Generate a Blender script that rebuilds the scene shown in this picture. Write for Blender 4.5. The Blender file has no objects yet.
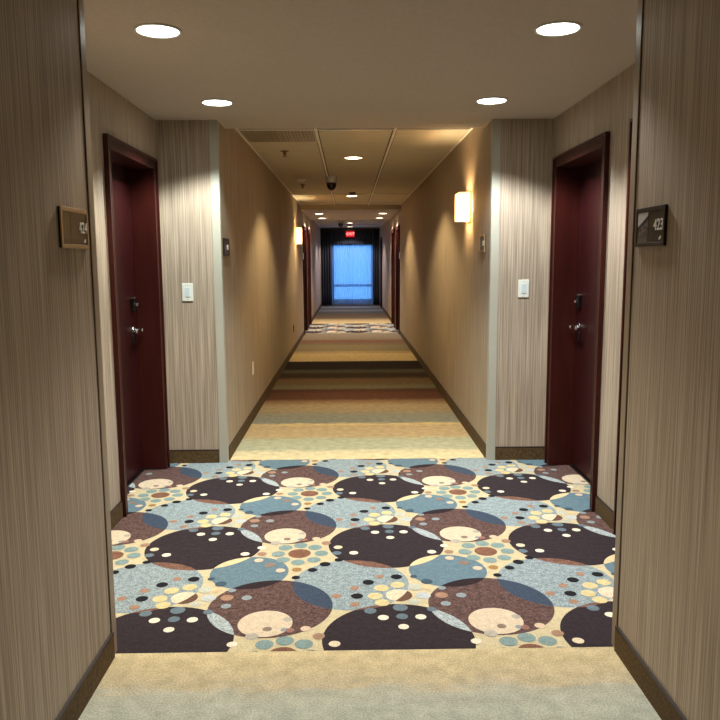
import bpy, bmesh, math, random
from mathutils import Matrix, Vector
random.seed(7)
sc = bpy.context.scene
COL = sc.collection
PI = math.pi

# ------------------------------------------------------------------ helpers
def lin(c):
    r = []
    for v in c:
        v /= 255.0
        r.append(v / 12.92 if v <= .04045 else ((v + .055) / 1.055) ** 2.4)
    return (r[0], r[1], r[2], 1)

def newmat(name):
    m = bpy.data.materials.new(name)
    m.use_nodes = True
    return m, m.node_tree.nodes, m.node_tree.links, m.node_tree.nodes['Principled BSDF']

def plain(name, rgb, rough=.5, metal=0, spec=.5):
    m, n, l, p = newmat(name)
    p.inputs['Base Color'].default_value = lin(rgb)
    p.inputs['Roughness'].default_value = rough
    p.inputs['Metallic'].default_value = metal
    p.inputs['Specular IOR Level'].default_value = spec
    return m

def grain(name, dark, light, scale, rough=.8, lo=.35, hi=.65, detail=3, bump=0, spec=.3, noise_scale=1.0):
    """noise between two colours; scale is a 3-vector on object coordinates"""
    m, n, l, p = newmat(name)
    tc = n.new('ShaderNodeTexCoord'); mp = n.new('ShaderNodeMapping')
    mp.inputs['Scale'].default_value = scale
    nz = n.new('ShaderNodeTexNoise'); nz.inputs['Scale'].default_value = noise_scale
    nz.inputs['Detail'].default_value = detail
    cr = n.new('ShaderNodeValToRGB')
    cr.color_ramp.elements[0].position = lo; cr.color_ramp.elements[0].color = lin(dark)
    cr.color_ramp.elements[1].position = hi; cr.color_ramp.elements[1].color = lin(light)
    l.new(tc.outputs['Object'], mp.inputs['Vector']); l.new(mp.outputs['Vector'], nz.inputs['Vector'])
    l.new(nz.outputs['Fac'], cr.inputs['Fac']); l.new(cr.outputs['Color'], p.inputs['Base Color'])
    p.inputs['Roughness'].default_value = rough
    p.inputs['Specular IOR Level'].default_value = spec
    if bump:
        b = n.new('ShaderNodeBump'); b.inputs['Strength'].default_value = bump; b.inputs['Distance'].default_value = .002
        l.new(nz.outputs['Fac'], b.inputs['Height']); l.new(b.outputs['Normal'], p.inputs['Normal'])
    return m

def glow(name, rgb, strength):
    m, n, l, p = newmat(name)
    p.inputs['Base Color'].default_value = lin(rgb)
    p.inputs['Emission Color'].default_value = lin(rgb)
    p.inputs['Emission Strength'].default_value = strength
    return m

def bx(bm, x0, x1, y0, y1, z0, z1, mi=0):
    if x0 > x1: x0, x1 = x1, x0
    if y0 > y1: y0, y1 = y1, y0
    v = [bm.verts.new(p) for p in ((x0,y0,z0),(x1,y0,z0),(x1,y1,z0),(x0,y1,z0),(x0,y0,z1),(x1,y0,z1),(x1,y1,z1),(x0,y1,z1))]
    for f in ((0,3,2,1),(4,5,6,7),(0,1,5,4),(1,2,6,5),(2,3,7,6),(3,0,4,7)):
        bm.faces.new([v[i] for i in f]).material_index = mi

def lathe(bm, prof, seg=32, c=(0,0,0), axis='z', cap=True):
    """profile of (r, h) spun about an axis through c"""
    rings = []
    for r, h in prof:
        ring = []
        for k in range(seg):
            a = 2 * PI * k / seg
            p = (r * math.cos(a), r * math.sin(a), h)
            if axis == 'x': p = (h, r * math.cos(a), r * math.sin(a))
            if axis == 'y': p = (r * math.cos(a), h, r * math.sin(a))
            ring.append(bm.verts.new((c[0]+p[0], c[1]+p[1], c[2]+p[2])))
        rings.append(ring)
    for a, b in zip(rings, rings[1:]):
        for k in range(seg):
            bm.faces.new((a[k], a[(k+1) % seg], b[(k+1) % seg], b[k]))
    if cap:
        bm.faces.new(rings[0][::-1]); bm.faces.new(rings[-1])

def prism(bm, a, b):
    va = [bm.verts.new(p) for p in a]; vb = [bm.verts.new(p) for p in b]; n = len(a)
    bm.faces.new(va); bm.faces.new(vb[::-1])
    for k in range(n): bm.faces.new((va[k], vb[k], vb[(k+1) % n], va[(k+1) % n]))

def obj(name, bm, mats, parent=None, loc=(0,0,0), smooth=False, bevel=0):
    bmesh.ops.recalc_face_normals(bm, faces=bm.faces[:])
    me = bpy.data.meshes.new(name); bm.to_mesh(me); bm.free()
    for m in (mats if isinstance(mats, (list, tuple)) else [mats]): me.materials.append(m)
    if smooth:
        for p in me.polygons: p.use_smooth = True
        me.set_sharp_from_angle(angle=math.radians(40))
    o = bpy.data.objects.new(name, me); COL.objects.link(o); o.location = loc
    if parent: o.parent = parent
    if bevel:
        b = o.modifiers.new('Bevel', 'BEVEL'); b.width = bevel; b.segments = 2; b.limit_method = 'ANGLE'
    return o

def tag(o, label=None, cat=None, group=None, kind=None):
    if label: o['label'] = label
    if cat: o['category'] = cat
    if group: o['group'] = group
    if kind: o['kind'] = kind
    return o

def empty(name, loc, label=None, cat=None, group=None, kind=None):
    o = bpy.data.objects.new(name, None); COL.objects.link(o); o.location = loc
    o.empty_display_size = .05
    return tag(o, label, cat, group, kind)

def struct(name, bm, mats, label=None, cat=None, **k):
    return tag(obj(name, bm, mats, **k), label, cat, kind='structure')

def copy_tree(o, parent=None):
    c = o.copy(); COL.objects.link(c)
    if parent: c.parent = parent
    for ch in list(o.children): copy_tree(ch, c)
    return c

def text_mesh(name, s, size, mat, parent, mtx, depth=.0015):
    cu = bpy.data.curves.new(name, 'FONT'); cu.body = s; cu.size = size
    cu.align_x = 'CENTER'; cu.align_y = 'CENTER'; cu.extrude = depth; cu.offset = .0004 if size < .1 else .001
    t = bpy.data.objects.new(name + '_t', cu); COL.objects.link(t)
    dg = bpy.context.evaluated_depsgraph_get()
    me = bpy.data.meshes.new_from_object(t.evaluated_get(dg))
    bpy.data.objects.remove(t); bpy.data.curves.remove(cu)
    me.transform(mtx); me.materials.clear(); me.materials.append(mat)
    o = bpy.data.objects.new(name, me); COL.objects.link(o); o.parent = parent
    return o

# ------------------------------------------------------------------ key sizes (metres)
CX = .055                       # middle of the corridor
XL, XR = -.913, 1.024           # corridor walls
NL, NR = -.905, 1.011           # corridor walls on the near side of the bay
FL, FR = -1.342, 1.452          # wider bay walls
Y0, YB, YE = 2.70, 5.393, 24.80 # bay front, bay back, corridor end
YN = -2.2                       # behind the camera
ZS, ZT = 2.46, 2.55             # plaster ceiling, tile ceiling
HB = .10                        # skirting height
WT = .30

# ------------------------------------------------------------------ materials
M = {}
M['paper'] = grain('striated_wallpaper', (137,122,106), (192,176,156), (170,170,1.7), .6, .34, .66, 5, .3, .3)
M['plaster'] = grain('ceiling_paint', (190,178,164), (198,186,172), (60,60,60), .9, .3, .7, 3, .05)
M['tile'] = grain('ceiling_tile', (198,191,172), (216,209,190), (3,45,45), .9, .3, .7, 4, .1)
M['tee'] = plain('tee_metal', (246,240,232), .45)
M['gap'] = plain('dark_gap', (70,58,44), .9)
M['skirt'] = grain('skirting_carpet', (60,46,26), (106,84,52), (140,140,90), .9, .3, .7, 4, .3)
M['skirt_top'] = plain('skirting_cap', (38,22,16), .5)
M['guard'] = plain('corner_guard', (176,174,160), .42)
M['guard_tan'] = plain('corner_guard_tan', (150,134,114), .42)
M['red_frame'] = grain('door_frame_paint', (52,16,12), (62,21,16), (20,20,3), .38, .3, .7)
M['red_panel'] = grain('door_veneer', (42,13,14), (52,17,18), (24,24,1.2), .34, .3, .7, 4)
M['chrome'] = plain('chrome', (215,215,215), .16, 1)
M['black'] = plain('black_plastic', (16,15,16), .3)
M['smoke'] = plain('smoked_dome', (30,22,16), .08)
M['silver'] = plain('silver_housing', (206,208,222), .25, .2)
M['white'] = plain('white_plastic', (232,234,224), .4)
M['white2'] = plain('white_rocker', (206,222,230), .3)
M['bronze'] = plain('bronze_frame', (176,146,108), .4, .2)
M['dark_frame'] = plain('dark_frame', (36,25,18), .4, .2)
M['sign_face'] = plain('sign_face', (32,27,22), .3)
M['sign_face2'] = plain('sign_face_black', (24,19,17), .3)
M['photo_sky'] = plain('print_sky', (196,194,198), .4)
M['photo_bldg'] = grain('print_building', (66,62,60), (112,106,102), (60,60,110), .4, .45, .55)
M['photo_dark'] = plain('print_dark', (34,30,30), .4)
M['photo_ground'] = plain('print_ground', (88,80,78), .4)
M['digits'] = plain('white_digits', (245,244,240), .4)
M['trim_white'] = plain('downlight_trim', (200,196,188), .4)
M['lens'] = glow('lamp_lens_cool', (246,255,248), 9)
M['lens_warm'] = glow('lamp_lens_warm', (255,232,190), 8)
def sconce_glass():
    m, n, l, p = newmat('sconce_glass')
    p.inputs['Base Color'].default_value = lin((250,236,205)); p.inputs['Roughness'].default_value = .4
    p.inputs['Emission Color'].default_value = lin((255,232,178)); p.inputs['Emission Strength'].default_value = .85
    tl = n.new('ShaderNodeBsdfTranslucent'); tl.inputs['Color'].default_value = lin((250,232,196))
    a = n.new('ShaderNodeMixShader'); a.inputs[0].default_value = .35
    l.new(p.outputs[0], a.inputs[1]); l.new(tl.outputs[0], a.inputs[2]); l.new(a.outputs[0], n['Material Output'].inputs['Surface'])
    return m
M['sconce'] = sconce_glass()
M['exit_red'] = glow('exit_red', (205,22,36), .5)
M['exit_let'] = glow('exit_letters', (255,165,160), .9)
M['vent'] = plain('vent_metal', (172,160,138), .35, .2)
M['vent_dark'] = plain('vent_dark', (64,55,42), .8)
M['brass'] = plain('sprinkler_brass', (120,90,54), .35, .8)
M['outlet'] = plain('outlet_ivory', (238,222,186), .45)
M['outlet_dark'] = plain('outlet_brown', (40,26,18), .5)
M['win_frame'] = plain('window_frame', (60,66,74), .5)
M['drape'] = grain('drape_cloth', (34,40,54), (54,61,80), (200,200,4), .9, .3, .7)

# sheer: light of the sky filters through the weave
def sheer():
    m, n, l, p = newmat('sheer_cloth')
    p.inputs['Base Color'].default_value = lin((120,140,170)); p.inputs['Roughness'].default_value = .9
    tr = n.new('ShaderNodeBsdfTransparent'); tr.inputs['Color'].default_value = (.9,.93,1,1)
    tl = n.new('ShaderNodeBsdfTranslucent'); tl.inputs['Color'].default_value = lin((150,175,215))
    a = n.new('ShaderNodeMixShader'); a.inputs[0].default_value = .6
    b = n.new('ShaderNodeMixShader'); b.inputs[0].default_value = .22
    out = n['Material Output']
    l.new(p.outputs[0], a.inputs[1]); l.new(tl.outputs[0], a.inputs[2])
    l.new(a.outputs[0], b.inputs[1]); l.new(tr.outputs[0], b.inputs[2]); l.new(b.outputs[0], out.inputs['Surface'])
    return m
M['sheer'] = sheer()
def glass():
    m, n, l, p = newmat('window_glass')
    tr = n.new('ShaderNodeBsdfTransparent'); tr.inputs['Color'].default_value = (.92,.95,.96,1)
    gl = n.new('ShaderNodeBsdfGlossy'); gl.inputs['Roughness'].default_value = .02
    b = n.new('ShaderNodeMixShader'); b.inputs[0].default_value = .06
    l.new(tr.outputs[0], b.inputs[1]); l.new(gl.outputs[0], b.inputs[2]); l.new(b.outputs[0], n['Material Output'].inputs['Surface'])
    return m
M['glass'] = glass()

# ------------------------------------------------------------------ floor slab and carpets
bm = bmesh.new(); bx(bm, -1.9, 2.0, YN-.2, YE+.25, -.20, -.008)
struct('floor', bm, plain('screed', (96,92,86), .9))

def pile(name, rgb, var=16, scale=170, detail=2, mott=0):
    d = tuple(max(0, v - var) for v in rgb); h = tuple(min(255, v + var) for v in rgb)
    m = grain('carpet_' + name, d, h, (scale, scale, scale), .95, .36, .64, detail, .35, .1)
    n, l = m.node_tree.nodes, m.node_tree.links
    p = n['Principled BSDF']; tc = n['Texture Coordinate']; cr = n['Color Ramp']
    nz = n.new('ShaderNodeTexNoise'); nz.inputs['Scale'].default_value = 34; nz.inputs['Detail'].default_value = 3
    mr = n.new('ShaderNodeMapRange'); mr.inputs[1].default_value = .35; mr.inputs[2].default_value = .65
    mr.inputs[3].default_value = 1 - mott; mr.inputs[4].default_value = 1 + mott
    vm = n.new('ShaderNodeVectorMath'); vm.operation = 'SCALE'
    l.new(tc.outputs['Object'], nz.inputs['Vector']); l.new(nz.outputs['Fac'], mr.inputs[0])
    l.new(cr.outputs['Color'], vm.inputs[0]); l.new(mr.outputs[0], vm.inputs['Scale']); l.new(vm.outputs[0], p.inputs['Base Color'])
    return m

def stripes(name, stops):
    """woven colour bands across the corridor: stops of (y, rgb)"""
    m, n, l, p = newmat(name)
    y0, y1 = stops[0][0], stops[-1][0]
    tc = n.new('ShaderNodeTexCoord'); sep = n.new('ShaderNodeSeparateXYZ')
    l.new(tc.outputs['Object'], sep.inputs[0])
    # bands wander slightly and are drawn out across the width
    mp = n.new('ShaderNodeMapping'); mp.inputs['Scale'].default_value = (5, 26, 1)
    nz = n.new('ShaderNodeTexNoise'); nz.inputs['Scale'].default_value = 1; nz.inputs['Detail'].default_value = 4
    l.new(tc.outputs['Object'], mp.inputs[0]); l.new(mp.outputs[0], nz.inputs['Vector'])
    ad = n.new('ShaderNodeMath'); ad.operation = 'MULTIPLY_ADD'; ad.inputs[1].default_value = .2; ad.inputs[2].default_value = -.1
    l.new(nz.outputs['Fac'], ad.inputs[0])
    sm = n.new('ShaderNodeMath'); sm.operation = 'ADD'; l.new(sep.outputs['Y'], sm.inputs[0]); l.new(ad.outputs[0], sm.inputs[1])
    mr = n.new('ShaderNodeMapRange'); mr.inputs[1].default_value = y0; mr.inputs[2].default_value = y1
    l.new(sm.outputs[0], mr.inputs[0])
    h = len(stops) // 2 if len(stops) > 30 else len(stops) - 1
    ramps = []
    for part in (stops[:h+1], stops[h:]):
        cr = n.new('ShaderNodeValToRGB'); e = cr.color_ramp.elements
        while len(e) > 1: e.remove(e[-1])
        for i, (y, c) in enumerate(part):
            q = e[0] if i == 0 else e.new((y - y0) / (y1 - y0))
            q.position = (y - y0) / (y1 - y0); q.color = lin(c)
        l.new(mr.outputs[0], cr.inputs['Fac']); ramps.append(cr)
    gt = n.new('ShaderNodeMath'); gt.operation = 'GREATER_THAN'; gt.inputs[1].default_value = (stops[h][0] - y0) / (y1 - y0)
    l.new(mr.outputs[0], gt.inputs[0])
    mx = n.new('ShaderNodeMix'); mx.data_type = 'RGBA'
    l.new(gt.outputs[0], mx.inputs['Factor']); l.new(ramps[0].outputs[0], mx.inputs['A']); l.new(ramps[1].outputs[0], mx.inputs['B'])
    # pile speckle
    n2 = n.new('ShaderNodeTexNoise'); n2.inputs['Scale'].default_value = 150; n2.inputs['Detail'].default_value = 2
    l.new(tc.outputs['Object'], n2.inputs['Vector'])
    r2 = n.new('ShaderNodeMapRange'); r2.inputs[1].default_value = .35; r2.inputs[2].default_value = .65
    r2.inputs[3].default_value = .80; r2.inputs[4].default_value = 1.18
    l.new(n2.outputs['Fac'], r2.inputs[0])
    n3 = n.new('ShaderNodeTexNoise'); n3.inputs['Scale'].default_value = 16; n3.inputs['Detail'].default_value = 3
    l.new(tc.outputs['Object'], n3.inputs['Vector'])
    r3 = n.new('ShaderNodeMapRange'); r3.inputs[1].default_value = .3; r3.inputs[2].default_value = .7
    r3.inputs[3].default_value = .84; r3.inputs[4].default_value = 1.14
    l.new(n3.outputs['Fac'], r3.inputs[0])
    mm = n.new('ShaderNodeMath'); mm.operation = 'MULTIPLY'; l.new(r2.outputs[0], mm.inputs[0]); l.new(r3.outputs[0], mm.inputs[1])
    vm = n.new('ShaderNodeVectorMath'); vm.operation = 'SCALE'
    l.new(mx.outputs['Result'], vm.inputs[0]); l.new(mm.outputs[0], vm.inputs['Scale'])
    l.new(vm.outputs[0], p.inputs['Base Color']); p.inputs['Roughness'].default_value = .95; p.inputs['Specular IOR Level'].default_value = .1
    b = n.new('ShaderNodeBump'); b.inputs['Strength'].default_value = .3; b.inputs['Distance'].default_value = .003
    l.new(n2.outputs['Fac'], b.inputs['Height']); l.new(b.outputs[0], p.inputs['Normal'])
    return m

YC0, YC1, YC2, YC3 = 2.680, 5.453, 15.25, 17.65
def steps(seq):
    """(y_start, rgb) bands with short blends -> ramp stops"""
    out = []
    for i, (y, c) in enumerate(seq):
        if i == 0: out.append((y, c)); continue
        w = min(.09, (y - seq[i-1][0]) * .3)
        out.append((y - w, seq[i-1][1])); out.append((y + w, c))
    return out
near = [(YN,(168,160,138)),(.6,(140,106,76)),(1.3,(168,160,138)),(2.30,(178,181,166)),(2.40,(180,178,160)),(2.46,(190,176,144)),(2.60,(198,181,142)),(YC0,(206,189,148))]
mid = [(YC1,(220,204,160)),(5.58,(214,200,160)),(5.72,(176,176,146)),(5.98,(172,172,142)),(6.14,(182,160,120)),(6.52,(180,158,118)),(6.60,(206,180,124)),
       (6.70,(130,130,116)),(7.02,(134,130,112)),(7.2,(150,132,102)),(7.65,(126,100,74)),(7.85,(84,56,44)),(8.35,(74,48,38)),(8.55,(104,98,80)),(8.8,(98,86,66)),
       (9.0,(104,82,62)),(9.35,(56,42,32)),(9.8,(78,76,64)),(10.1,(40,30,30)),(10.85,(44,32,34)),(10.95,(196,176,138)),(11.9,(160,142,108)),(12.2,(120,110,88)),
       (13.1,(112,100,80)),(13.4,(116,86,70)),(14.0,(128,116,98)),(YC2,(120,110,94))]
far = [(YC3,(190,172,130)),(18.6,(180,160,120)),(19.3,(120,104,82)),(20.6,(96,84,70)),(21.6,(70,70,76)),(22.4,(110,112,118)),(23.1,(60,62,72)),(23.9,(112,116,124)),(YE,(62,66,80))]  # bluish end stops put the window's reflected light into the band colours
def carpet_piece(name, x0, x1, y0, y1, mat, label):
    bm = bmesh.new(); bx(bm, x0, x1, y0, y1, -.008, 0.0)
    return tag(obj(name, bm, mat), label, 'carpet')
carpet_piece('striped_carpet', NL, NR, YN, YC0, stripes('near_bands', near), 'tan and grey-green banded carpet in the foreground, in front of the circle-patterned carpet')
carpet_piece('striped_carpet', XL, XR, YC1, YC2, stripes('mid_bands', steps(mid)), 'long carpet runner with cream, tan, red-brown and black bands down the corridor')
carpet_piece('striped_carpet', XL, XR, YC3, YE, stripes('far_bands', far), 'farthest carpet strip with dim bands painted with blue reflected light in front of the window')

# circle pattern, one repeat measured on the floor
PX, PY = .9529, .9856
BIG = {'D': (-.768, 2.761, .302), 'B': (-.350, 3.050, .269), 'L': (-.002, 3.276, .268), 'M': (-.488, 3.413, .187)}
A_ = (-.356, 2.901, .1125); O_ = (.212, 3.146, .0589); F_ = (-.263, 3.638, .0575)
DOTS = [(-0.34, 3.716, 0.036, 'ring'),
    (-0.263, 3.743, 0.036, 'ring'),
    (-0.187, 3.716, 0.036, 'ring'),
    (-0.152, 3.636, 0.035, 'ring'),
    (-0.186, 3.553, 0.034, 'ring'),
    (-0.263, 3.524, 0.034, 'ring'),
    (-0.34, 3.557, 0.034, 'ring'),
    (-0.37, 3.634, 0.035, 'ring'),
    (-0.453, 3.636, 0.024, 'tan'),
    (-0.131, 2.789, 0.025, 'tan'),
    (-0.263, 3.437, 0.024, 'ochre'),
    (-0.466, 2.734, 0.021, 'white'),
    (-0.54, 2.653, 0.023, 'white'),
    (-0.46, 3.555, 0.023, 'pink'),
    (-0.398, 3.495, 0.026, 'greybrown'),
    (-0.341, 3.429, 0.023, 'pink'),
    (-0.603, 3.285, 0.027, 'slateblue'),
    (-0.658, 3.342, 0.017, 'slateblue'),
    (-0.128, 3.497, 0.027, 'black'),
    (-0.186, 3.43, 0.023, 'black'),
    (-0.261, 3.346, 0.02, 'black'),
    (-0.061, 3.549, 0.022, 'black'),
    (-0.552, 3.142, 0.029, 'tan'),
    (-0.464, 3.139, 0.023, 'greyblue'),
    (-0.541, 3.216, 0.019, 'greyblue'),
    (-0.543, 3.06, 0.022, 'greyblue'),
    (-0.342, 2.852, 0.019, 'greybrown'),
    (-0.266, 2.933, 0.019, 'palegrey'),
    (-0.272, 2.845, 0.016, 'greyblue'),
    (-0.249, 2.84, 0.018, 'tanred'),
    (-0.397, 2.794, 0.027, 'palegrey'),
    (-0.186, 2.852, 0.022, 'pink'),
    (-1.02, 2.728, 0.023, 'cream2'),
    (-0.82, 2.938, 0.023, 'white'),
    (-0.741, 2.946, 0.025, 'slate'),
    (-0.663, 2.94, 0.023, 'white'),
    (-0.741, 2.858, 0.022, 'white'),
    (-0.743, 3.026, 0.032, 'slate'),
    (-0.873, 2.999, 0.026, 'slate'),
    (-0.61, 3.007, 0.021, 'slate'),
    (-1.026, 2.65, 0.024, 'slate'),
    (-0.939, 2.652, 0.023, 'white'),
    (0.079, 3.284, 0.027, 'black'),
    (0.213, 3.341, 0.027, 'black'),
    (0.025, 3.142, 0.027, 'black'),
    (0.134, 3.347, 0.02, 'tan'),
    (0.015, 3.224, 0.021, 'tan'),
    (-0.065, 3.145, 0.022, 'tan'),
    (0.015, 3.062, 0.022, 'tan'),
    (0.138, 3.221, 0.034, 'yellow'),
    (0.213, 3.254, 0.033, 'yellow'),
    (0.105, 3.14, 0.033, 'yellow'),
    (0.135, 3.076, 0.033, 'yellow'),
    (0.291, 3.225, 0.034, 'paleteal'),
    (0.32, 3.139, 0.033, 'paleblue'),
    (0.34, 3.224, 0.024, 'paleorange'),
    (0.271, 3.083, 0.026, 'paleteal')]
CC = {'cream': (204,190,154), 'D': (54,46,50), 'L': (142,156,160), 'B': (96,74,70), 'M': (102,126,138), 'BL': (64,76,94), 'DB': (166,176,178),
      'DL': (122,88,74), 'DM': (220,200,156), 'BM': (50,40,44), 'A': (214,196,170), 'O': (222,206,178), 'obrown': (106,78,64), 'F': (128,90,72),
      'ring': (130,152,150), 'tan': (164,130,108), 'ochre': (164,126,82), 'white': (234,222,202), 'slate': (104,120,130), 'pink': (216,190,164),
      'greybrown': (138,120,108), 'slateblue': (70,88,102), 'black': (36,36,40), 'greyblue': (144,154,158), 'palegrey': (178,170,158), 'tanred': (154,112,100),
      'cream2': (222,206,178), 'yellow': (212,196,146), 'paleteal': (190,192,176), 'paleblue': (188,194,194), 'paleorange': (220,192,150)}
KEYS = list(CC)
CM = []
for k in KEYS:
    v = {'L': 26, 'DB': 26, 'B': 14, 'DL': 22, 'D': 6, 'BM': 6, 'black': 4, 'M': 13, 'BL': 10, 'F': 14}.get(k, 12)
    CM.append(pile(k, CC[k], v, {'L': 120, 'DB': 120, 'B': 90}.get(k, 150), 2, {'L': .16, 'DB': .16, 'B': .24, 'DL': .2, 'M': .1, 'D': .12, 'F': .18}.get(k, .07)))
IDX = {k: i for i, k in enumerate(KEYS)}
def disc(c, n=72): return [(c[0] + c[2]*math.cos(2*PI*i/n), c[1] + c[2]*math.sin(2*PI*i/n)) for i in range(n)]
def clip(S, C):
    out = S
    for i in range(len(C)):
        a, b = C[i-1], C[i]
        src, out = out, []
        if not src: return []
        def side(p): return (b[0]-a[0])*(p[1]-a[1]) - (b[1]-a[1])*(p[0]-a[0])
        for j in range(len(src)):
            p, q = src[j-1], src[j]; sp, sq = side(p), side(q)
            if (sp >= 0) != (sq >= 0):
                t = sp / (sp - sq); out.append((p[0]+t*(q[0]-p[0]), p[1]+t*(q[1]-p[1])))
            if sq >= 0: out.append(q)
    return out
def shift(c, i, j): return (c[0]+i*PX, c[1]+j*PY, c[2])
def rect(x0, x1, y0, y1): return [(x0,y0),(x1,y0),(x1,y1),(x0,y1)]

def circle_carpet(name, rects, label):
    bm = bmesh.new()
    xs0 = min(r[0] for r in rects); xs1 = max(r[1] for r in rects); ys0 = min(r[2] for r in rects); ys1 = max(r[3] for r in rects)
    for r in rects: bx(bm, r[0], r[1], r[2], r[3], -.008, 0.0, IDX['cream'])
    def put(poly, key, layer):
        for r in rects:
            p = clip(poly, rect(*r))
            q = []
            for v in p:
                if not q or math.hypot(v[0]-q[-1][0], v[1]-q[-1][1]) > 1e-5: q.append(v)
            if len(q) > 2 and math.hypot(q[0][0]-q[-1][0], q[0][1]-q[-1][1]) < 1e-5: q.pop()
            if len(q) > 2:
                f = bm.faces.new([bm.verts.new((v[0], v[1], layer*.00035)) for v in q]); f.material_index = IDX[key]
    i0 = int((xs0 + .3)/PX) - 2; i1 = int((xs1 + .8)/PX) + 2
    j0 = int(math.floor((ys0 - 3.3)/PY)) - 1; j1 = int(math.ceil((ys1 - 2.6)/PY)) + 1
    for j in range(j0, j1+1):
        for i in range(i0, i1+1):
            S = {k: shift(v, i, j) for k, v in BIG.items()}
            for k in 'LDMB': put(disc(S[k]), k, 1)
            for k in 'LDMB': pass
    # overlaps between every neighbouring pair
    for j in range(j0, j1+1):
        for i in range(i0, i1+1):
            for a, b in (('D','B'),('D','L'),('D','M'),('B','L'),('B','M')):
                ca = shift(BIG[a], i, j)
                for dj in (-1,0,1):
                    for di in (-1,0,1):
                        cb = shift(BIG[b], i+di, j+dj)
                        if math.hypot(ca[0]-cb[0], ca[1]-cb[1]) < ca[2]+cb[2]-.004:
                            put(clip(disc(ca), disc(cb)), a+b, 2)
            put(disc(shift(A_, i, j), 48), 'A', 3)
            put(disc(shift(F_, i, j), 32), 'F', 3)
            o = disc(shift(O_, i, j), 32)
            put(o, 'obrown', 3); put(clip(o, disc(shift(BIG['L'], i, j))), 'O', 4)
            for q, (x, y, r, k) in enumerate(DOTS):
                put(disc((x+i*PX, y+j*PY, r), 24), k, 4 + .05*(q % 20) + (1 if k == 'slate' else 0))
    o = obj(name, bm, CM)
    return tag(o, label, 'carpet')
circle_carpet('patterned_carpet', [(NL, NR, YC0, Y0), (FL, FR, Y0, YB), (XL, XR, YB, YC1), (FL-.145, FL, 4.276, 5.245), (FR, FR+.145, 4.276, 5.245), (FR, FR+.145, 2.841, 3.811)],
              'carpet patterned with large dark, brown and blue-grey overlapping circles between the four nearest downlights')
circle_carpet('patterned_carpet', [(XL, XR, YC2, YC3)],
              'distant strip of circle-patterned carpet crossing the corridor by the far guest room doors')

# ------------------------------------------------------------------ doors (opening data first, so the walls can leave room)
HD = 2.125
near_doors = [('L', FL, 4.275, 5.246), ('R', FR, 4.275, 5.246), ('R', FR, 2.84, 3.812)]
far_doors = [('L', XL, 15.05, 15.96), ('L', XL, 16.63, 17.56), ('R', XR, 15.05, 15.96), ('R', XR, 16.60, 17.52), ('R', XR, 22.95, 23.75)]

def wall_run(bm, x0, x1, y0, y1, openings, ztop):
    """wall along y between x0 and x1, with door openings"""
    y = y0
    for a, b in sorted(openings):
        bx(bm, x0, x1, y, a, -.008, ztop); bx(bm, x0, x1, a, b, HD, ztop); y = b
    bx(bm, x0, x1, y, y1, -.008, ztop)

TOP = 2.75
bm = bmesh.new()
bx(bm, FL-WT, NL, YN, Y0, -.008, TOP)
wall_run(bm, FL-WT, FL, Y0, YB, [(a, b) for s, x, a, b in near_doors if s == 'L'], TOP)
bx(bm, FL-WT, XL, YB, YB+.3, -.008, TOP)
wall_run(bm, XL-WT, XL, YB+.3, YE, [(a, b) for s, x, a, b in far_doors if s == 'L'], TOP)
struct('wall_left', bm, M['paper'], 'beige striated wallpaper wall along the left side of the corridor', 'wall')
bm = bmesh.new()
bx(bm, NR, FR+WT, YN, Y0, -.008, TOP)
wall_run(bm, FR, FR+WT, Y0, YB, [(a, b) for s, x, a, b in near_doors if s == 'R'], TOP)
bx(bm, XR, FR+WT, YB, YB+.3, -.008, TOP)
wall_run(bm, XR, XR+WT, YB+.3, YE, [(a, b) for s, x, a, b in far_doors if s == 'R'], TOP)
struct('wall_right', bm, M['paper'], 'beige striated wallpaper wall along the right side of the corridor', 'wall')
# end wall with the window opening, and the wall behind the camera
WX0, WX1, WZ0, WZ1 = -.54, .80, .16, 2.02
bm = bmesh.new()
bx(bm, XL-WT, WX0, YE, YE+.2, -.008, TOP); bx(bm, WX1, XR+WT, YE, YE+.2, -.008, TOP)
bx(bm, WX0, WX1, YE, YE+.2, -.008, WZ0); bx(bm, WX0, WX1, YE, YE+.2, WZ1, TOP)
struct('wall_end', bm, M['paper'], 'end wall of the corridor around the blue window', 'wall')
bm = bmesh.new(); bx(bm, FL-WT, FR+WT, YN-.2, YN, -.008, TOP)
struct('wall_back', bm, M['paper'])

# ceilings
bm = bmesh.new()
bx(bm, FL-.1, FR+.1, 2.42, 5.74, ZS, TOP+.1)
bx(bm, XL-.1, XR+.1, 14.65, 18.55, ZS, TOP+.1)
struct('ceiling', bm, M['plaster'], 'smooth painted lower ceiling above the door bays', 'ceiling')
bm = bmesh.new()
for a, b in ((YN, 2.42), (5.74, 14.65), (18.55, YE)):
    bx(bm, XL-.1, XR+.1, a, b, ZT, TOP+.1)
tc_ = struct('ceiling', bm, M['tile'], 'tiled suspended ceiling over the narrow corridor', 'ceiling')
bm = bmesh.new(); bg = bmesh.new()
TX = (-.260, .390)
for a, b, cross in ((YN, 2.42, (.6,)), (5.74, 14.65, (6.30, 12.25, 14.2)), (18.55, YE, (19.6, 22.6))):
    for x in TX:
        bx(bm, x-.010, x+.010, a, b, ZT-.012, ZT)
        for s in (-1, 1): bx(bg, x+s*.010, x+s*.019, a, b, ZT-.0015, ZT+.004)
    for x, s in ((XL, 1), (XR, -1)): bx(bm, x, x+s*.020, a, b, ZT-.006, ZT)
    for y in cross:
        bx(bm, XL, XR, y-.009, y+.009, ZT-.010, ZT)
        for s in (-1, 1): bx(bg, XL, XR, y+s*.009, y+s*.018, ZT-.001, ZT+.004)
g_ = obj('ceiling_grid', bm, M['tee'], tc_); obj('grid_reveal', bg, M['gap'], tc_)

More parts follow.
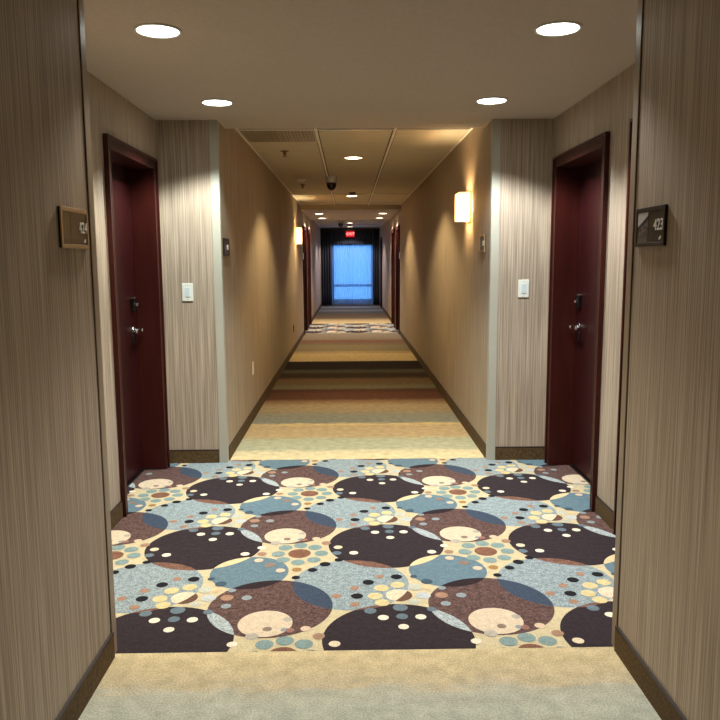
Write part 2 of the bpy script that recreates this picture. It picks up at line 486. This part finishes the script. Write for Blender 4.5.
# skirting
def skirt_box(bm, bt, x0, x1, y0, y1):
    bx(bm, x0, x1, y0, y1, 0, HB-.008); bx(bt, x0, x1, y0, y1, HB-.008, HB)
T = .010
def skirting(name, s, xw, xf, doors_near, doors_far):
    bm, bt = bmesh.new(), bmesh.new()
    q = s * T
    xn = NL if s > 0 else NR
    skirt_box(bm, bt, xn, xn+q, YN, Y0-.046)
    y = Y0
    for a, b in sorted(doors_near):
        skirt_box(bm, bt, xf, xf+q, y, a-.057); y = b+.057
    skirt_box(bm, bt, xf, xf+q, y, YB-T)
    skirt_box(bm, bt, xf, xw-s*.058, YB-T, YB)
    y = YB+.058
    for a, b in sorted(doors_far):
        skirt_box(bm, bt, xw, xw+q, y, a-.057); y = b+.057
    skirt_box(bm, bt, xw, xw+q, y, YE)
    o = struct(name, bm, M['skirt'], 'dark brown skirting along the %s wall' % ('left' if s > 0 else 'right'), 'skirting')
    obj('cap', bt, M['skirt_top'], o)
skirting('baseboard_left', 1, XL, FL, [(a,b) for s,x,a,b in near_doors if s=='L'], [(a,b) for s,x,a,b in far_doors if s=='L'])
skirting('baseboard_right', -1, XR, FR, [(a,b) for s,x,a,b in near_doors if s=='R'], [(a,b) for s,x,a,b in far_doors if s=='R'])

# corner guards on the four wall corners of the bay
def guard(n, s, xw, y, dirn, w, label, zb=0.0):
    bm = bmesh.new(); t = .004
    ya, yb = (y - w, y + t) if dirn > 0 else (y - t, y + w)
    bx(bm, xw, xw + s*t, ya, yb, zb, ZS)
    bx(bm, xw - s*w, xw, y, y + dirn*t, zb, ZS)
    struct('trim_%d' % n, bm, M['guard_tan' if n < 3 else 'guard'], label, 'corner guard', bevel=.0012)
    bm = bmesh.new()   # dark strip painting in the shadow line between wallpaper and guard
    e = ya if dirn > 0 else yb
    bx(bm, xw, xw + s*.0025, e - dirn*.006, e, HB if dirn > 0 else zb, ZS)
    o = obj('shadow_strip', bm, M['gap'], bpy.data.objects['trim_%d' % n])
guard(1, 1, NL, Y0, 1, .045, 'pale corner guard strip at the left wall corner beside room sign 424')
guard(2, -1, NR, Y0, 1, .042, 'pale corner guard strip at the right wall corner beside room sign 423')
guard(3, 1, XL, YB, -1, .055, 'pale corner guard strip where the left light-switch wall meets the corridor')
guard(4, -1, XR, YB, -1, .055, 'pale corner guard strip where the right light-switch wall meets the corridor')

def build_door(n, side, xw, y0, y1, label, detail=True):
    s = 1 if side == 'L' else -1            # +s points into the corridor
    root = empty('door_%d' % n, (xw, (y0+y1)/2, 0), label, 'door', kind='structure')
    yc = (y0+y1)/2; a, b = y0-yc, y1-yc; D = -.150*s; cw = .055
    bm = bmesh.new()
    # casing on the wall face, stepped
    for p, q, z0, z1 in ((a-cw, a, 0, HD+cw), (b, b+cw, 0, HD+cw), (a, b, HD, HD+cw)):
        bx(bm, 0, s*.018, p, q, z0, z1)
    for p, q, z0, z1 in ((a-cw, a-cw+.018, 0, HD+cw), (b+cw-.018, b+cw, 0, HD+cw), (a-cw+.018, b+cw-.018, HD+cw-.018, HD+cw)):
        bx(bm, s*.018, s*.028, p, q, z0, z1)
    # jamb lining 
    for p, q, z0, z1 in ((a, a+.018, 0, HD), (b-.018, b, 0, HD), (a+.018, b-.018, HD-.018, HD)):
        bx(bm, D, s*.018, p, q, z0, z1)
    obj('frame', bm, M['red_frame'], root, bevel=.002)
    bm = bmesh.new(); bx(bm, D, D-s*.045, a, b, .012, HD)
    pn = obj('door_panel', bm, M['red_panel'], root, bevel=.002)
    bm = bmesh.new(); bx(bm, D*.88, D-s*.06, a+.018, b-.018, 0, .011)
    obj('threshold', bm, M['black'], root)
    if not detail: return
    yl = b-.105; xs = D
    bm = bmesh.new()                        # card lock body
    bx(bm, xs, xs+s*.026, yl-.030, yl+.030, 1.145, 1.235)
    obj('lock_case', bm, M['black'], pn, bevel=.006)
    bm = bmesh.new(); bx(bm, xs, xs+s*.032, yl-.032, yl+.032, 1.230, 1.243)
    lathe(bm, [(.011, .026), (.011, .040), (.006, .044)], 20, (xs if s > 0 else xs-.07, yl, 1.19), 'x') if s > 0 else lathe(bm, [(.006, -.044), (.011, -.040), (.011, -.026)], 20, (xs, yl, 1.19), 'x')
    obj('lock_cap', bm, M['chrome'], pn, bevel=.003)
    bm = bmesh.new()                        # rose + lever
    h = (lambda u: u) if s > 0 else (lambda u: -u)
    pr = [(.026, 0), (.026, .008), (.011, .012), (.010, .050), (.012, .054), (.012, .066), (.008, .070)]
    pr = pr if s > 0 else [(r, -v) for r, v in reversed(pr)]
    lathe(bm, pr, 24, (xs, yl, 1.015), 'x')
    x1, x2 = xs+s*.048, xs+s*.066
    bx(bm, x1, x2, yl-.115, yl, 1.007, 1.025)
    bx(bm, x1-s*.012, x2-s*.004, yl-.128, yl-.110, 1.005, 1.023)
    obj('lever_handle', bm, M['chrome'], pn, bevel=.004, smooth=True)
    bm = bmesh.new()
    bx(bm, xs, xs+s*.010, yl-.030, yl+.030, .915, .985)
    obj('lower_escutcheon', bm, M['black'], pn, bevel=.005)
    bm = bmesh.new(); pr = [(.010, 0), (.010, .006), (.006, .008)]
    lathe(bm, pr if s > 0 else [(r, -v) for r, v in reversed(pr)], 20, (xs, 0, 1.50), 'x')
    obj('peephole', bm, M['brass'], pn)
build_door(1, *near_doors[0], 'dark red guest room door recessed in the left wall beyond room sign 424')
build_door(2, *near_doors[1], 'dark red guest room door recessed in the right wall beyond room sign 423')
build_door(3, *near_doors[2], 'dark red door mostly hidden behind the near right wall corner, only its frame edge showing')
build_door(4, *far_doors[0], 'far left dark red door just past the left wall sconce')
build_door(5, *far_doors[1], 'second far left dark red door, beyond the one past the left wall sconce')
build_door(6, *far_doors[2], 'far right dark red door, nearer of the pair near the distant ceiling drop')
build_door(7, *far_doors[3], 'far right dark red door, farther of the pair near the distant ceiling drop')
build_door(8, *far_doors[4], 'dark door edge on the right wall right beside the end window curtain', detail=False)

# ------------------------------------------------------------------ window and curtains at the end
w = empty('window_1', (0, YE+.1, 0), 'blue-lit window with a cross bar in the end wall', 'window', kind='structure')
bm = bmesh.new()
for x0, x1, z0, z1 in ((WX0, WX0+.05, WZ0, WZ1), (WX1-.05, WX1, WZ0, WZ1), (WX0+.05, WX1-.05, WZ0, WZ0+.05), (WX0+.05, WX1-.05, WZ1-.05, WZ1), (WX0+.05, WX1-.05, .62, .70)):
    bx(bm, x0, x1, -.03, .03, z0, z1)
obj('window_frame', bm, M['win_frame'], w)
bm = bmesh.new(); bx(bm, WX0+.05, WX1-.05, -.004, .004, WZ0+.05, .62); bx(bm, WX0+.05, WX1-.05, -.004, .004, .70, WZ1-.05)
obj('pane', bm, M['glass'], w)

def pleated(name, x0, x1, z0, z1, y, amp, pitch, mat, label, group=None, jitter=.3):
    bm = bmesh.new(); n = max(12, int((x1-x0)/pitch*10)); rows = 6
    ph = [random.uniform(-jitter, jitter) for _ in range(n+1)]
    vs = []
    for r in range(rows+1):
        row = []
        for k in range(n+1):
            u = x0+(x1-x0)*k/n
            a = amp*(.8+.2*math.sin(u*9+1))*(1-.15*r/rows)
            yy = y + a*math.sin(2*PI*(u-x0)/pitch + .6*math.sin(u*13) + .15*math.sin(r*1.3+u*5))
            row.append(bm.verts.new((u, yy, z0+(z1-z0)*r/rows)))
        vs.append(row)
    for r in range(rows):
        for k in range(n): bm.faces.new((vs[r][k], vs[r][k+1], vs[r+1][k+1], vs[r+1][k]))
    o = obj(name, bm, mat, smooth=True)
    sd = o.modifiers.new('Solidify', 'SOLIDIFY'); sd.thickness = .0012
    return tag(o, label, 'curtain', group)
cs = pleated('sheer_curtain', -.60, .86, .03, 2.04, YE-.10, .022, .085, M['sheer'], 'glowing blue sheer curtain hanging in pleats over the end window')
cs.modifiers.clear()
pleated('drape', XL+.02, WX0-.02, .03, 2.43, YE-.19, .028, .075, M['drape'], 'dark pleated drape hanging left of the blue window')
pleated('drape', WX1+.0, XR-.02, .03, 2.43, YE-.19, .028, .075, M['drape'], 'dark pleated drape hanging right of the blue window')
pleated('curtain_valance', WX0-.012, WX1-.008, 2.0, 2.43, YE-.20, .02, .075, M['drape'], 'dark pleated valance across the top of the blue window')
bm = bmesh.new(); bx(bm, XL+.005, XR-.005, YE-.25, YE-.05, 2.455, 2.49)
bx(bm, XL+.005, XR-.005, YE-.25, YE-.23, 2.43, 2.455)
tag(obj('curtain_rail', bm, M['black']), 'dark curtain rail across the top of the end window wall', 'curtain rail')

# ------------------------------------------------------------------ ceiling fittings
def downlight(x, y, z, label, warm, energy, spot=126, blend=.35, r=.088, col=None):
    root = empty('downlight', (x, y, z), label, 'ceiling light', 'recessed round downlights')
    bm = bmesh.new()
    pr = [(r+.014, 0), (r+.013, -.005), (r+.004, -.008), (r, -.006), (r, 0)]
    lathe(bm, pr, 40, cap=False)
    obj('trim_ring', bm, M['trim_white'], root, smooth=True)
    bm = bmesh.new(); lathe(bm, [(r-.0005, -.001), (r-.0005, -.0035), (r*.6, -.0045), (r*.2, -.005)], 40)
    obj('lens', bm, M['lens_warm' if warm else 'lens'], root, smooth=True)
    L = bpy.data.lights.new('downlight_beam', 'SPOT'); L.energy = energy
    L.spot_size = math.radians(spot); L.spot_blend = blend; L.shadow_soft_size = .05
    L.color = col or ((1, .75, .38) if warm else (1, .95, .85))
    lo = bpy.data.objects.new('downlight_beam', L); COL.objects.link(lo); lo.parent = root; lo.location = (0, 0, -.012)
    return root
E_F, E_C, E_X = 78, 100, 90
downlight(-.806, 3.347, ZS, 'nearest left round downlight in the smooth ceiling above the patterned carpet', False, E_F, col=(1,.90,.74))
downlight(.903, 3.327, ZS, 'nearest right round downlight in the smooth ceiling above the patterned carpet', False, E_F, col=(1,.96,.92))
downlight(-.808, 4.80, ZS, 'left round downlight near the back of the bay, above the left light switch', False, E_F*1.25, col=(.94,1,.95))
downlight(.893, 4.77, ZS, 'right round downlight near the back of the bay, above the right light switch', False, E_F*1.25, col=(.96,1,.99))
downlight(.057, 8.0, ZT, 'nearest round downlight in the tiled corridor ceiling', True, E_C)
downlight(.060, 12.64, ZT, 'second round downlight in the tiled corridor ceiling, behind the dark sensor', True, E_C)
downlight(-.61, 15.85, ZS, 'far left downlight, nearer of two by the far left doors', True, E_X, col=(1,.82,.66))
downlight(-.61, 17.50, ZS, 'far left downlight, farther of two by the far left doors', True, E_X, col=(1,.82,.66))
downlight(.72, 15.85, ZS, 'far right downlight, nearer of two by the far right doors', True, E_X, col=(1,.82,.66))
downlight(.72, 17.50, ZS, 'far right downlight, farther of two by the far right doors', True, E_X, col=(1,.82,.66))
downlight(.05, 21.6, ZT, 'distant middle downlight above the exit sign, nearer of two', True, E_X, col=(1,.82,.7))
downlight(.05, 23.95, ZT, 'distant middle downlight just in front of the end curtains', True, E_X, col=(1,.82,.7))
# the corridor carries on behind the camera with the same lamps
def lamp_behind(y, e):
    L = bpy.data.lights.new('corridor_lamp_behind', 'SPOT'); L.energy = e; L.spot_size = math.radians(150); L.spot_blend = .5
    L.shadow_soft_size = .06; L.color = (1, .82, .58)
    o = bpy.data.objects.new('corridor_lamp_behind', L); COL.objects.link(o); o.location = (CX, y, ZT-.02)
lamp_behind(-.2, 20)

# air grille
v = empty('air_vent', (0, 0, ZT), 'perforated return air grille at the front left of the tiled ceiling', 'air vent')
bm = bmesh.new()
vx0, vx1, vy0, vy1 = XL+.022, TX[0]-.012, 6.312, 6.905
for x0, x1, y0, y1 in ((vx0, vx0+.02, vy0, vy1), (vx1-.02, vx1, vy0, vy1), (vx0+.02, vx1-.02, vy0, vy0+.02), (vx0+.02, vx1-.02, vy1-.02, vy1)):
    bx(bm, x0, x1, y0, y1, -.008, 0)
obj('frame', bm, M['vent'], v)
bm = bmesh.new()
n = 20
for k in range(n):
    x = vx0+.02+(vx1-vx0-.04)*(k+.5)/n; bx(bm, x-.0055, x+.0055, vy0+.02, vy1-.02, -.006, -.002)
for k in range(n):
    y = vy0+.02+(vy1-vy0-.04)*(k+.5)/n; bx(bm, vx0+.02, vx1-.02, y-.0055, y+.0055, -.0065, -.0025)
obj('grille_mesh', bm, M['vent'], v)
bm = bmesh.new(); bx(bm, vx0+.02, vx1-.02, vy0+.02, vy1-.02, -.0015, 0)
obj('backing', bm, M['vent_dark'], v)

def sprinkler(x, y, z, label):
    r = empty('fire_sprinkler', (x, y, z), label, 'sprinkler', 'ceiling sprinklers')
    bm = bmesh.new(); lathe(bm, [(.042, 0), (.040, -.005), (.016, -.012), (.012, -.014)], 28)
    obj('escutcheon', bm, M['brass'], r, smooth=True)
    bm = bmesh.new(); lathe(bm, [(.009, -.012), (.009, -.030), (.004, -.032), (.004, -.050), (.022, -.052), (.022, -.054)], 20)
    for s in (-1, 1): bx(bm, s*.012-.002, s*.012+.002, -.002, .002, -.050, -.014)
    obj('head', bm, M['brass'], r)
sprinkler(-.62, 7.52, ZT, 'small brass sprinkler head on the left corridor ceiling tiles behind the air grille')
bm = bmesh.new(); lathe(bm, [(.068, 0), (.068, -.014), (.058, -.030), (.030, -.040)], 36)
sd = tag(obj('smoke_detector', bm, M['white'], loc=(-.62, 10.0, ZT), smooth=True), 'pale round smoke detector on the left corridor ceiling tiles', 'smoke detector')
bm = bmesh.new(); lathe(bm, [(.071, -.002), (.071, -.008)], 36); obj('base_ring', bm, M['trim_white'], sd)
sprinkler(-.64, 10.75, ZT, 'small distant sprinkler just behind the smoke detector on the left ceiling tiles')
bm = bmesh.new(); lathe(bm, [(.052, 0), (.052, -.022), (.042, -.030), (.012, -.033)], 32)
ps = tag(obj('ceiling_sensor', bm, M['outlet_dark'], loc=(.068, 12.02, ZT), smooth=True), 'small dark round sensor on the ceiling in front of the second corridor downlight', 'sensor')
bm = bmesh.new(); lathe(bm, [(.056, -.001), (.056, -.006)], 32); obj('base_ring', bm, M['gap'], ps)

def dome(x, y, label):
    r = empty('ceiling_camera', (x, y, ZT), label, 'security camera', 'ceiling dome cameras')
    bm = bmesh.new(); lathe(bm, [(.074, 0), (.074, -.02), (.070, -.07), (.060, -.088)], 36)
    obj('housing', bm, M['silver'], r, smooth=True)
    bm = bmesh.new(); lathe(bm, [(.062, -.087), (.064, -.098), (.062, -.108)], 36)
    obj('collar', bm, M['black'], r, smooth=True)
    bm = bmesh.new(); lathe(bm, [(.060*math.cos(a), -.106-.075*math.sin(a)) for a in [i*PI/2/10 for i in range(10)]]+[(.004, -.181)], 36)
    obj('dome_cover', bm, M['smoke'], r, smooth=True)
dome(-.212, 9.70, 'nearer dark dome fixture with silver housing hanging from the corridor ceiling')
dome(-.205, 20.1, 'distant dark dome fixture hanging from the ceiling left of the exit sign')

# exit sign
ex = empty('exit_sign', (.05, 22.4, ZT), 'red glowing exit sign hanging from the ceiling in front of the end window', 'exit sign')
bm = bmesh.new(); bx(bm, -.05, .05, -.02, .02, -.012, 0); bx(bm, -.012, .012, -.012, .012, -.20, -.012)
obj('mount', bm, M['black'], ex)
bm = bmesh.new(); bx(bm, -.128, .128, -.018, .018, -.372, -.20)
obj('face', bm, M['exit_red'], ex, bevel=.004)
text_mesh('lettering', 'EXIT', .115, M['exit_let'], ex, Matrix.Translation((.018, -.020, -.286)) @ Matrix.Rotation(PI/2, 4, 'X'))
bm = bmesh.new(); ar = ((-.122, -.286), (-.104, -.262), (-.104, -.310))
prism(bm, [(x, -.018, z) for x, z in ar], [(x, -.0205, z) for x, z in ar])
obj('arrow', bm, M['exit_let'], ex)

# ------------------------------------------------------------------ wall fittings
def room_sign(side, xw, yc, zc, w, h, num, label, frame, face, photo, mark=False):
    s = 1 if side == 'L' else -1
    r = empty('room_sign', (xw, yc, zc), label, 'room sign', 'room signs')
    # local u runs to the viewer's right along the wall
    du = 1 if side == 'L' else -1
    def b(bm, u0, u1, z0, z1, d0, d1): bx(bm, s*d0, s*d1, du*u0, du*u1, z0, z1)
    W, Hh, t = w/2, h/2, .013
    bm = bmesh.new()
    b(bm, -W+.001, W-.001, -Hh+.001, Hh-.001, 0, .006)
    obj('backing', bm, M['black'], r)
    bm = bmesh.new()
    for u0, u1, z0, z1 in ((-W, -W+t, -Hh, Hh), (W-t, W, -Hh, Hh), (-W+t, W-t, Hh-t, Hh), (-W+t, W-t, -Hh, -Hh+t)): b(bm, u0, u1, z0, z1 , .006, .0105)
    obj('frame', bm, frame, r, bevel=.001)
    bm = bmesh.new(); b(bm, -W+t, W-t, -Hh+t, Hh-t, .0062, .008)
    obj('face', bm, face, r)
    bm = bmesh.new()
    if photo:
        p0, p1 = -W+.016, -W+.016+w*.37
        b(bm, p0, p1, -Hh*.42, Hh-.016, .008, .0086)
        # sloping roof line: sky above
        pic = obj('picture', bm, M['photo_bldg'], r)
        def poly(pts, d, mat, nm):
            bm = bmesh.new(); prism(bm, [(s*.0085, du*u, z) for u, z in pts], [(s*d, du*u, z) for u, z in pts]); obj(nm, bm, mat, pic)
        zt = Hh-.016
        poly([(p0, zt), (p1, zt), (p1, zt-.012), (p0, zt-.048)], .0091, M['photo_sky'], 'print_sky')
        poly([(p0, zt-.048), (p1, zt-.012), (p1, zt-.024), (p0, zt-.056)], .0093, M['photo_dark'], 'print_roof')
        bm = bmesh.new(); b(bm, p0, p1, -Hh+.014, -Hh*.48, .008, .0086); obj('print_ground', bm, M['photo_ground'], pic)
    else:
        b(bm, -W*.32, -W*.29, -Hh+t, Hh-t, .008, .0088); b(bm, -W+t+.004, W-t-.004, -Hh*.46, -Hh*.43, .008, .0084)
        obj('divider', bm, M['photo_ground'], r)
    rot = Matrix.Rotation(PI/2, 4, 'Z') if side == 'L' else Matrix.Rotation(-PI/2, 4, 'Z')
    rot = rot @ Matrix.Rotation(PI/2, 4, 'X')
    if num:
        u = w*.30
        text_mesh('number', num, h*.40, M['digits'], r, Matrix.Translation((s*.0092, du*u, h*.02)) @ rot, .0008)
        bm = bmesh.new(); b(bm, u*1.05, u*1.05+.014, -Hh*.68, -Hh*.58, .008, .0088); b(bm, u*1.05+.008, u*1.05+.018, -Hh*.62, -Hh*.50, .008, .0088)
        obj('mark', bm, M['digits'], r)
    elif mark:
        bm = bmesh.new(); b(bm, w*.05, w*.40, -h*.14, h*.14, .008, .0088); obj('number', bm, M['digits'], r, bevel=.006)
    return r
room_sign('L', NL, 2.492, 1.590, .245, .130, '424', 'bronze-framed dark room sign reading 424 on the near left wall', M['bronze'], M['sign_face'], False)
room_sign('R', NR, 2.499, 1.586, .238, .130, '423', 'black room sign reading 423 with a small building picture on the near right wall', M['dark_frame'], M['sign_face2'], True)
room_sign('L', XL, 5.60, 1.585, .235, .130, None, 'small dark room sign on the left corridor wall just past the pale corner guard', M['dark_frame'], M['sign_face2'], False, True)
room_sign('R', XR, 5.72, 1.605, .235, .130, None, 'small dark room sign on the right corridor wall below the sconce, beside the corner guard', M['bronze'], M['sign_face2'], False, True)
def far_sign(side, xw, y, z, label):  # pale frame and face colours stand in for a bright reflection
    s = 1 if side == 'L' else -1
    r = empty('room_sign', (xw, y, z), label, 'room sign', 'room signs')
    bm = bmesh.new(); bx(bm, 0, s*.02, -.12, .12, -.065, .065); obj('frame', bm, M['trim_white'], r, bevel=.002)
    bm = bmesh.new(); bx(bm, s*.02, s*.022, -.10, .10, -.05, .05); obj('face', bm, M['white2'], r)
far_sign('L', XL, 14.80, 1.575, 'tiny room sign with a painted pale reflection on the left wall under the left sconce, before the far doors')
far_sign('R', XR, 14.80, 1.575, 'tiny room sign with a painted pale reflection on the right wall before the far right doors')

def light_switch(x, z, label):
    r = empty('light_switch', (x, YB, z), label, 'light switch', 'wall switches in the bay')
    bm = bmesh.new(); bx(bm, -.039, .039, -.008, 0, -.064, .064); obj('plate', bm, M['white'], r, bevel=.003)
    bm = bmesh.new(); bx(bm, -.017, .017, -.011, -.008, -.034, .034); obj('rocker', bm, M['white2'], r, bevel=.0012)
    for zz in (-.05, .05):
        bm = bmesh.new(); lathe(bm, [(.003, -.0095), (.003, -.008)], 12, (0, 0, zz), 'y'); obj('screw', bm, M['silver'], r)
light_switch(-1.160, 1.262, 'white light switch on the left wall panel beside the corridor mouth')
light_switch(1.264, 1.272, 'white light switch on the right wall panel beside the corridor mouth')

def outlet(side, xw, y, z, mat, label):
    s = 1 if side == 'L' else -1
    r = empty('power_outlet', (xw, y, z), label, 'power outlet', 'wall outlets')
    bm = bmesh.new(); bx(bm, 0, s*.007, -.037, .037, -.060, .060); obj('plate', bm, mat, r, bevel=.002)
    bm = bmesh.new()
    for zz in (-.022, .022): bx(bm, s*.007, s*.010, -.016, .016, zz-.014, zz+.014)
    obj('socket', bm, mat, r, bevel=.002)
outlet('L', XL, 6.96, .482, M['outlet'], 'ivory power outlet low on the left corridor wall')
outlet('L', XL, 12.18, .39, M['outlet_dark'], 'dark power outlet low on the left corridor wall farther down')

def sconce(side, xw, y0, z0, z1, label, e):
    s = 1 if side == 'L' else -1
    d, ln = .105, .25; h = z1-z0
    r = empty('wall_sconce', (xw, y0+ln/2, z0), label, 'wall lamp', 'glowing wall sconces')
    bm = bmesh.new(); bx(bm, 0, s*.012, -ln*.42, ln*.42, -.012, h+.012); obj('back_plate', bm, M['bronze'], r, bevel=.002)
    # three glass sides, open at top and bottom
    bm = bmesh.new(); t = .005
    bx(bm, s*.012, s*d, -ln/2, -ln/2+t, 0, h); bx(bm, s*.012, s*d, ln/2-t, ln/2, 0, h); bx(bm, s*(d-t), s*d, -ln/2+t, ln/2-t, 0, h)
    obj('glass_shade', bm, M['sconce'], r, bevel=.002)
    for q in (-1, 1):
        bm = bmesh.new(); bx(bm, s*.012, s*(d-t), q*ln*.30, q*ln*.27, h*.5-.004, h*.5+.004); obj('shade_bracket', bm, M['bronze'], r)
    for k, (zz, up) in enumerate(((h*.62, 1), (h*.38, -1))):
        L = bpy.data.lights.new('sconce_bulb', 'POINT'); L.energy = e; L.color = (1, .74, .40); L.shadow_soft_size = .02
        o = bpy.data.objects.new('sconce_bulb', L); COL.objects.link(o); o.parent = r; o.location = (s*.055, 0, zz)
sconce('R', XR, 6.27, 1.808, 2.036, 'lit white glass sconce on the right corridor wall', 5)
sconce('L', XL, 12.87, 1.775, 2.045, 'lit white glass sconce on the left corridor wall beside the far left doors', 5)

# ------------------------------------------------------------------ dusk sky outside
wd = bpy.data.worlds.new('dusk_sky'); sc.world = wd; wd.use_nodes = True
bgn = wd.node_tree.nodes['Background']
bgn.inputs['Color'].default_value = (.17, .48, .95, 1); bgn.inputs['Strength'].default_value = 1.85

# ------------------------------------------------------------------ camera
cam = bpy.data.cameras.new('camera'); co = bpy.data.objects.new('camera', cam); COL.objects.link(co)
r_, u_, b_ = [[0.999867, -0.015096, -0.006137], [0.008081, 0.132253, 0.991183], [-0.014152, -0.991101, 0.132357]]
co.matrix_world = Matrix(((r_[0], u_[0], b_[0], 0), (r_[1], u_[1], b_[1], 0), (r_[2], u_[2], b_[2], 1.48), (0, 0, 0, 1)))
cam.sensor_width = 36; cam.lens = 744.29/720*36; cam.clip_start = .05; cam.clip_end = 200
sc.camera = co
vs_ = sc.view_settings
vs_.view_transform = 'Standard'; vs_.look = 'None'; vs_.exposure = .9; vs_.gamma = 1; vs_.use_curve_mapping = False
sc.display_settings.display_device = 'sRGB'
sc.cycles.max_bounces = 8; sc.cycles.diffuse_bounces = 5
